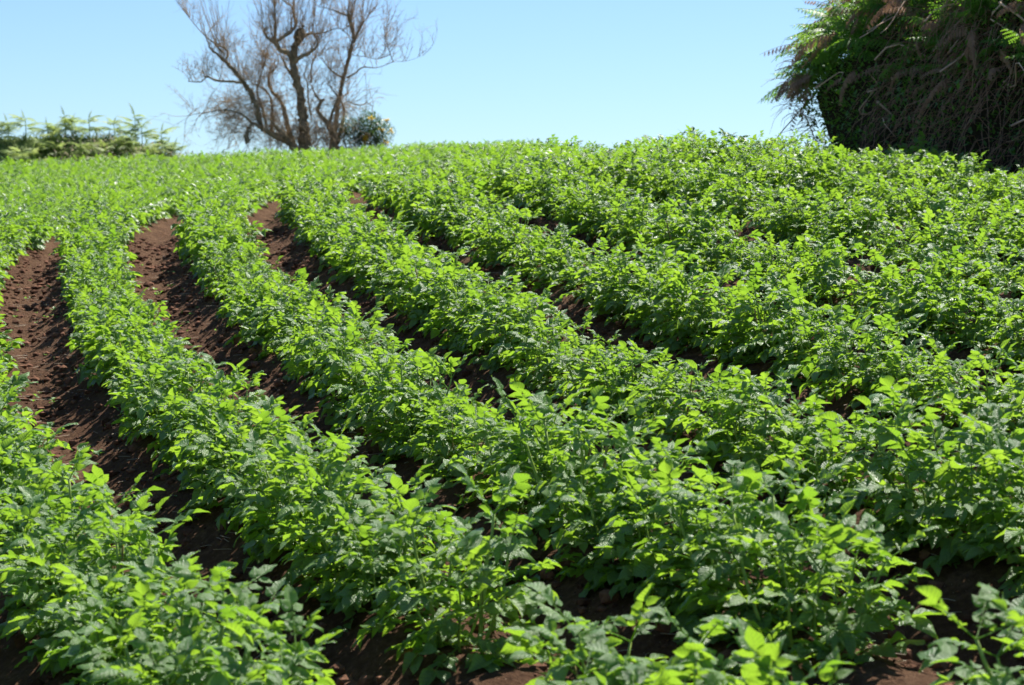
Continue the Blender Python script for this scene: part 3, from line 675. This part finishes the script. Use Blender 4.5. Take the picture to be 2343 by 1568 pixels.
# ------------------------------------------------------------------ bare tree
TY = 39.5; FP = 4962.0
def tp(cx, cy, dy=0.0):
    px = (600 + cx / 2.2314) * 2342 / 3872; py = cy / 2.2314 * 2342 / 3872; p = R(PITCH)
    dz = -(py - 784) / FP; Yd = math.cos(p) - dz * math.sin(p); t = (TY + dy) / Yd
    return ((px - 1171) / FP * t, TY + dy, CAM_H + (math.sin(p) + dz * math.cos(p)) * t)
S_ = 1 / 2.2314 * 2342 / 3872 * TY / FP      # crop px -> metres
tx, ty_, tz = tp(1225, 1290); tree = link('bare_tree', None, loc=(tx, TY, float(base_h(tx, TY)) - .05))
tag(tree, 'leafless many stemmed old tree standing on the skyline left of centre', 'tree')
O = np.array(tree.location)
LIMBS = [('trunk', [(1235, 1420, 95, 0), (1228, 1260, 88, 0), (1230, 1100, 80, 0), (1215, 950, 70, 0), (1195, 800, 62, 0), (1160, 680, 56, 0), (1140, 570, 52, 0), (1125, 500, 52, 0), (1150, 400, 55, .02), (1190, 330, 46, .03), (1222, 225, 30, .03)]),
 ('branch', [(1150, 520, 34, 0), (1200, 480, 32, -.1), (1270, 450, 28, -.15), (1320, 410, 26, -.2), (1350, 370, 26, -.2)]),
 ('branch', [(1125, 500, 40, 0), (1085, 440, 38, -.05), (1030, 430, 36, -.1), (980, 360, 34, -.12), (930, 330, 26, -.15), (885, 270, 22, -.15), (920, 235, 18, -.15)]),
 ('branch', [(980, 360, 30, -.12), (1040, 320, 30, -.1), (1120, 265, 30, 0), (1160, 215, 28, .05)]),
 ('branch', [(985, 360, 22, -.1), (985, 250, 19, -.05), (980, 150, 17, 0), (975, 40, 16, 0), (972, -60, 12, 0)]),
 ('branch', [(1160, 215, 22, .05), (1140, 130, 19, .1), (1130, 60, 16, .1), (1080, 30, 13, .12), (1035, -20, 12, .12), (1010, -120, 8, .1)]),
 ('branch', [(1165, 340, 26, .02), (1240, 300, 26, .15), (1300, 290, 24, .25), (1350, 365, 18, .25)]),
 ('branch', [(1190, 1290, 62, 0), (1080, 1190, 56, -.1), (950, 1135, 50, -.25), (850, 1070, 44, -.35), (775, 1035, 34, -.4)]),
 ('branch', [(880, 1100, 36, -.3), (845, 1000, 40, -.35), (835, 920, 42, -.38), (800, 830, 42, -.4), (740, 730, 40, -.45), (680, 650, 38, -.5), (610, 570, 36, -.5), (520, 480, 32, -.5), (430, 410, 22, -.5), (418, 398, 18, -.5)]),
 ('branch', [(575, 500, 18, -.5), (585, 440, 18, -.45), (540, 400, 16, -.4), (480, 380, 14, -.4)]),
 ('branch', [(540, 450, 17, -.4), (470, 370, 12, -.4), (400, 310, 9, -.4), (330, 240, 7, -.35), (240, 130, 4, -.3), (140, 0, 3, -.3), (60, -110, 2, -.3)]),
 ('branch', [(740, 705, 20, -.45), (600, 690, 19, -.5), (480, 680, 17, -.6), (410, 650, 15, -.6), (360, 690, 13, -.65), (250, 690, 14, -.7)]),
 ('branch', [(1150, 1260, 46, .05), (1085, 1060, 40, .15), (1060, 920, 36, .2), (1010, 830, 30, .2), (950, 760, 28, .25), (930, 640, 24, .3), (1000, 560, 18, .3), (1010, 470, 16, .3)]),
 ('branch', [(1170, 1280, 50, -.05), (1060, 1150, 44, -.15), (1000, 1080, 34, -.2), (940, 1010, 26, -.25)]),
 ('branch', [(1480, 1400, 80, .1), (1480, 1230, 70, .1), (1470, 1120, 60, .1), (1400, 1010, 45, .05), (1340, 930, 40, 0), (1370, 865, 40, 0), (1400, 835, 24, 0)]),
 ('branch', [(1385, 850, 20, 0), (1350, 840, 18, 0), (1315, 785, 15, .05), (1290, 720, 10, .1)]),
 ('branch', [(1480, 1200, 50, .1), (1495, 1050, 34, .2), (1510, 900, 30, .25), (1530, 820, 30, .3), (1545, 720, 34, .3), (1570, 620, 34, .3), (1600, 500, 34, .3), (1625, 390, 32, .3), (1660, 320, 29, .3), (1700, 240, 24, .3), (1740, 180, 14, .3), (1770, 120, 7, .3)]),
 ('branch', [(1648, 335, 26, .3), (1635, 240, 25, .25), (1605, 160, 32, .2), (1592, 85, 18, .2)]),
 ('branch', [(1605, 140, 15, .2), (1540, 115, 13, .15), (1450, 80, 10, .1), (1350, 58, 6, .1)]),
 ('branch', [(1560, 660, 16, .3), (1500, 630, 15, .2), (1450, 590, 14, .1), (1390, 520, 10, 0), (1350, 470, 7, 0)]),
 ('branch', [(1585, 660, 15, .3), (1660, 620, 14, .3), (1720, 570, 10, .35), (1850, 572, 6, .4), (1980, 525, 5, .45), (2100, 515, 4, .5), (2230, 470, 2, .5)]),
 ('branch', [(1980, 525, 7, .45), (1955, 460, 7, .45), (1930, 380, 6, .45), (1905, 290, 4, .45), (1930, 200, 3, .45)]),
 ('branch', [(1955, 460, 6, .45), (1850, 500, 6, .4), (1740, 480, 7, .35), (1640, 470, 8, .3)]),
 ('branch', [(1290, 1010, 14, .1), (1262, 850, 14, .1), (1255, 700, 12, .05), (1220, 640, 10, 0)]),
 ('branch', [(1290, 700, 14, .3), (1285, 600, 14, .3), (1300, 530, 12, .3), (1330, 460, 8, .3)]),
 ('branch', [(1135, 660, 20, 0), (1090, 590, 20, .1), (1055, 520, 20, .1), (1020, 460, 14, .1)]),
 ('branch', [(1510, 1180, 34, .3), (1560, 1000, 22, .45), (1560, 900, 20, .5), (1540, 840, 16, .5), (1600, 790, 8, .5)]),
 ('branch', [(1440, 1060, 22, 0), (1470, 940, 20, -.1), (1510, 830, 20, -.1), (1480, 780, 14, -.1), (1420, 700, 8, -.1)]),
 ('branch', [(910, 1100, 22, -.3), (900, 1000, 22, -.2), (870, 900, 18, -.15), (830, 780, 16, -.1), (860, 640, 14, 0), (900, 500, 12, .05), (830, 380, 7, .1)]),
 ('branch', [(950, 1110, 22, .1), (960, 950, 20, .2), (940, 820, 18, .25), (870, 740, 14, .3), (790, 700, 12, .3), (700, 560, 8, .3)]),
 ('branch', [(770, 1180, 20, -.5), (740, 1190, 34, -.5), (760, 1090, 28, -.5), (800, 1040, 22, -.45)]),
 ('branch', [(780, 1030, 16, -.45), (690, 960, 13, -.5), (560, 930, 10, -.5), (400, 950, 7, -.6), (230, 980, 4, -.6)]),
 ('branch', [(1600, 860, 10, .5), (1700, 890, 9, .5), (1760, 870, 6, .5), (1810, 900, 4, .5)]),
 ('branch', [(1300, 290, 12, .25), (1420, 270, 10, .2), (1520, 240, 8, .2), (1600, 300, 10, .3)])]
limb_pts = []
for nm, pts in LIMBS:
    A = np.array([(*(np.array(tp(a, b, d)) - O), w * S_ * .6) for a, b, w, d in pts]); n = len(pts) * 4; Q = smooth_path(A, n); rad = np.clip(Q[:, 3], .0025, 1)
    Q[:, :3] += rng.normal(0, 1, (n, 3)) * rad[:, None] * .13; rad = rad * (1 + .16 * rng.uniform(-1, 1, n)) * (1 if nm == 'trunk' else np.linspace(1, .55, n) ** np.linspace(0, 1, n))
    gg = Geo(); tube(gg, Q[:, :3], rad, 8, tone=random.uniform(.3, .7)); link(nm, gg.mesh(nm, [M_BARK]), tree); limb_pts.append((Q[:, :3], rad, nm))
g = Geo(); cent = np.array(tp(1150, 700)) - O
def twig(p, d, L, r0, depth=0, curve=.35, upw=.25):
    n = 6; P = [p]; dd = d.copy()
    for k in range(n):
        dd = dd + rng.normal(0, curve, 3) * .45 + np.array([0, 0, upw * .35]); dd /= np.linalg.norm(dd); P.append(P[-1] + dd * L / n)
    P = np.array(P); tube(g, P, np.linspace(r0, r0 * .35, n + 1), 3, tone=rng.random(), cap=False)
    if depth:
        for q in range(rng.integers(2, 5)):
            k = rng.integers(1, n); s = rng.normal(0, 1, 3); s /= np.linalg.norm(s); d2 = (P[k + 1] - P[k]) / (L / n) * .7 + s * .8; d2 /= np.linalg.norm(d2)
            twig(P[k], d2, L * rng.uniform(.35, .65), r0 * .6, depth - 1, curve, upw)
for Q, rad, nm in limb_pts:
    n = len(Q); ln = np.linalg.norm(np.diff(Q, axis=0), axis=1).sum()
    edge = 0.35 if Q[-1][0] > 1.9 or Q[-1][0] < -2.3 else 1.0
    for q in range(int(edge * ln * (26 if nm == 'branch' else 6))):
        k = rng.integers(int(n * .2), n); p = Q[k]; out = p - cent; out[2] *= .5; out /= np.linalg.norm(out) + 1e-6
        up = p[2] > cent[2] - .2
        s = rng.normal(0, 1, 3); s /= np.linalg.norm(s)
        d = out * .22 + s * .8 + np.array([0, 0, .9 if up else .1]); d /= np.linalg.norm(d)
        twig(p, d, rng.uniform(.25, .75), .006, 2 if rng.random() < .6 else 1, .4, .3 if up else -.05)
for q in range(150):       # long straight shoots rising from the crown
    Q, rad, nm = limb_pts[rng.choice([0, 2, 3, 4, 5, 6, 8, 9, 10, 16, 17])]; k = rng.integers(len(Q) // 2, len(Q)); p = Q[k]
    d = np.array([(p[0] - cent[0]) * .22 + rng.normal(0, .14), rng.normal(0, .2), 1.]); d /= np.linalg.norm(d); twig(p, d, rng.uniform(.7, 1.6), .006, 0, .1, .15)
for q in range(180):       # fine low tangle on the left
    c = np.array(tp(rng.uniform(520, 1000), rng.uniform(820, 1130), rng.uniform(-.5, .4))) - O; s = rng.normal(0, 1, 3); s[0] -= .5; s /= np.linalg.norm(s); twig(c, s, rng.uniform(.3, .7), .005, 2, .5, .05)
for q in range(150):       # fine twigs inside the crown
    c = np.array(tp(rng.uniform(600, 1650), rng.uniform(350, 1000), rng.uniform(-.5, .5))) - O; s = rng.normal(0, 1, 3); s /= np.linalg.norm(s); twig(c, s, rng.uniform(.3, .6), .005, 2, .5, .2)
for q in range(260):      # brushwood round the feet of the stems
    cx_ = rng.choice([rng.normal(1490, 70), rng.normal(1080, 120), rng.normal(1300, 90)]); c = np.array(tp(cx_, rng.uniform(1080, 1290), rng.uniform(-.4, .4))) - O; s = rng.normal(0, .6, 3); s[2] = abs(s[2]) + .2; s /= np.linalg.norm(s); twig(c, s, rng.uniform(.15, .5), .007, 1, .4, .2)
# knobbly pollard head
o = link('twigs', g.mesh('twigs', [M_TWIG]), tree); o['kind'] = 'stuff'
V = IV2 * (1 + .4 * (rng.random((len(IV2), 1)) - .5)) * (.11, .1, .13) + (np.array(tp(1190, 300, .03)) - O); link('pollard_knob', mesh('pollard_knob', V, IF2, [M_BARK]), tree)

# shrub at the tree's foot
def shrub(name, label, cx, cy, rx, rz, dy, n, flowers, m=M_SHRUB):
    c = np.array(tp(cx, cy, dy)); z0 = float(base_h(c[0], c[1])); root = link(name, None, loc=(c[0], c[1], z0 - .05)); tag(root, label, 'shrub')
    cz = c[2] - z0 + .05
    def fn(n):
        d = rng.normal(0, 1, (n, 3)); d /= np.linalg.norm(d, axis=1, keepdims=True); q = rng.random(n) ** .4
        a = np.arctan2(d[:, 2], d[:, 0]); q = q * (1 + .35 * np.sin(a * 3 + 1) * .5 + .35 * vnoise(d[:, 0] * 3, d[:, 2] * 3, 4))
        return d * q[:, None] * (rx, rx, rz) + (0, 0, cz)
    for k in range(7):
        a = k * .9; P = np.array([[0, 0, 0], [math.cos(a) * rx * .3, math.sin(a) * .2, cz * .6], [math.cos(a) * rx * .75, math.sin(a) * rx * .6, cz + rz * random.uniform(.0, .8)]]); gg = Geo(); tube(gg, smooth_path(P, 7), np.linspace(.014, .004, 7), 5); link('stem', gg.mesh('shrub_stem', [M_BARK]), root)
    o = link('foliage', leafcloud(n, fn, .05, m, 'foliage'), root); o['kind'] = 'stuff'
    for fx, fy, s in flowers:
        p = np.array(tp(fx, fy, dy - rx * .8)) - np.array(root.location)
        link('flower_cluster', leafcloud(26, lambda n: p + rng.normal(0, s, (n, 3)), .05, M_YEL, 'flower_cluster', .8), root)
    return root
shrub('flowering_shrub', 'dark green shrub with yellow flower clusters at the right foot of the bare tree', 1800, 1140, .36, .44, .2, 5600, [(1745, 1170, .03), (1755, 1190, .03), (1790, 1000, .025), (1880, 1100, .02), (1912, 1210, .03), (1925, 1020, .015), (1960, 1110, .02)])
shrub('thorny_shrub', 'small brownish green shrub between the bare tree trunk and the yellow flowered shrub', 1630, 1140, .30, .34, .1, 2600, [], M_SHRUB)
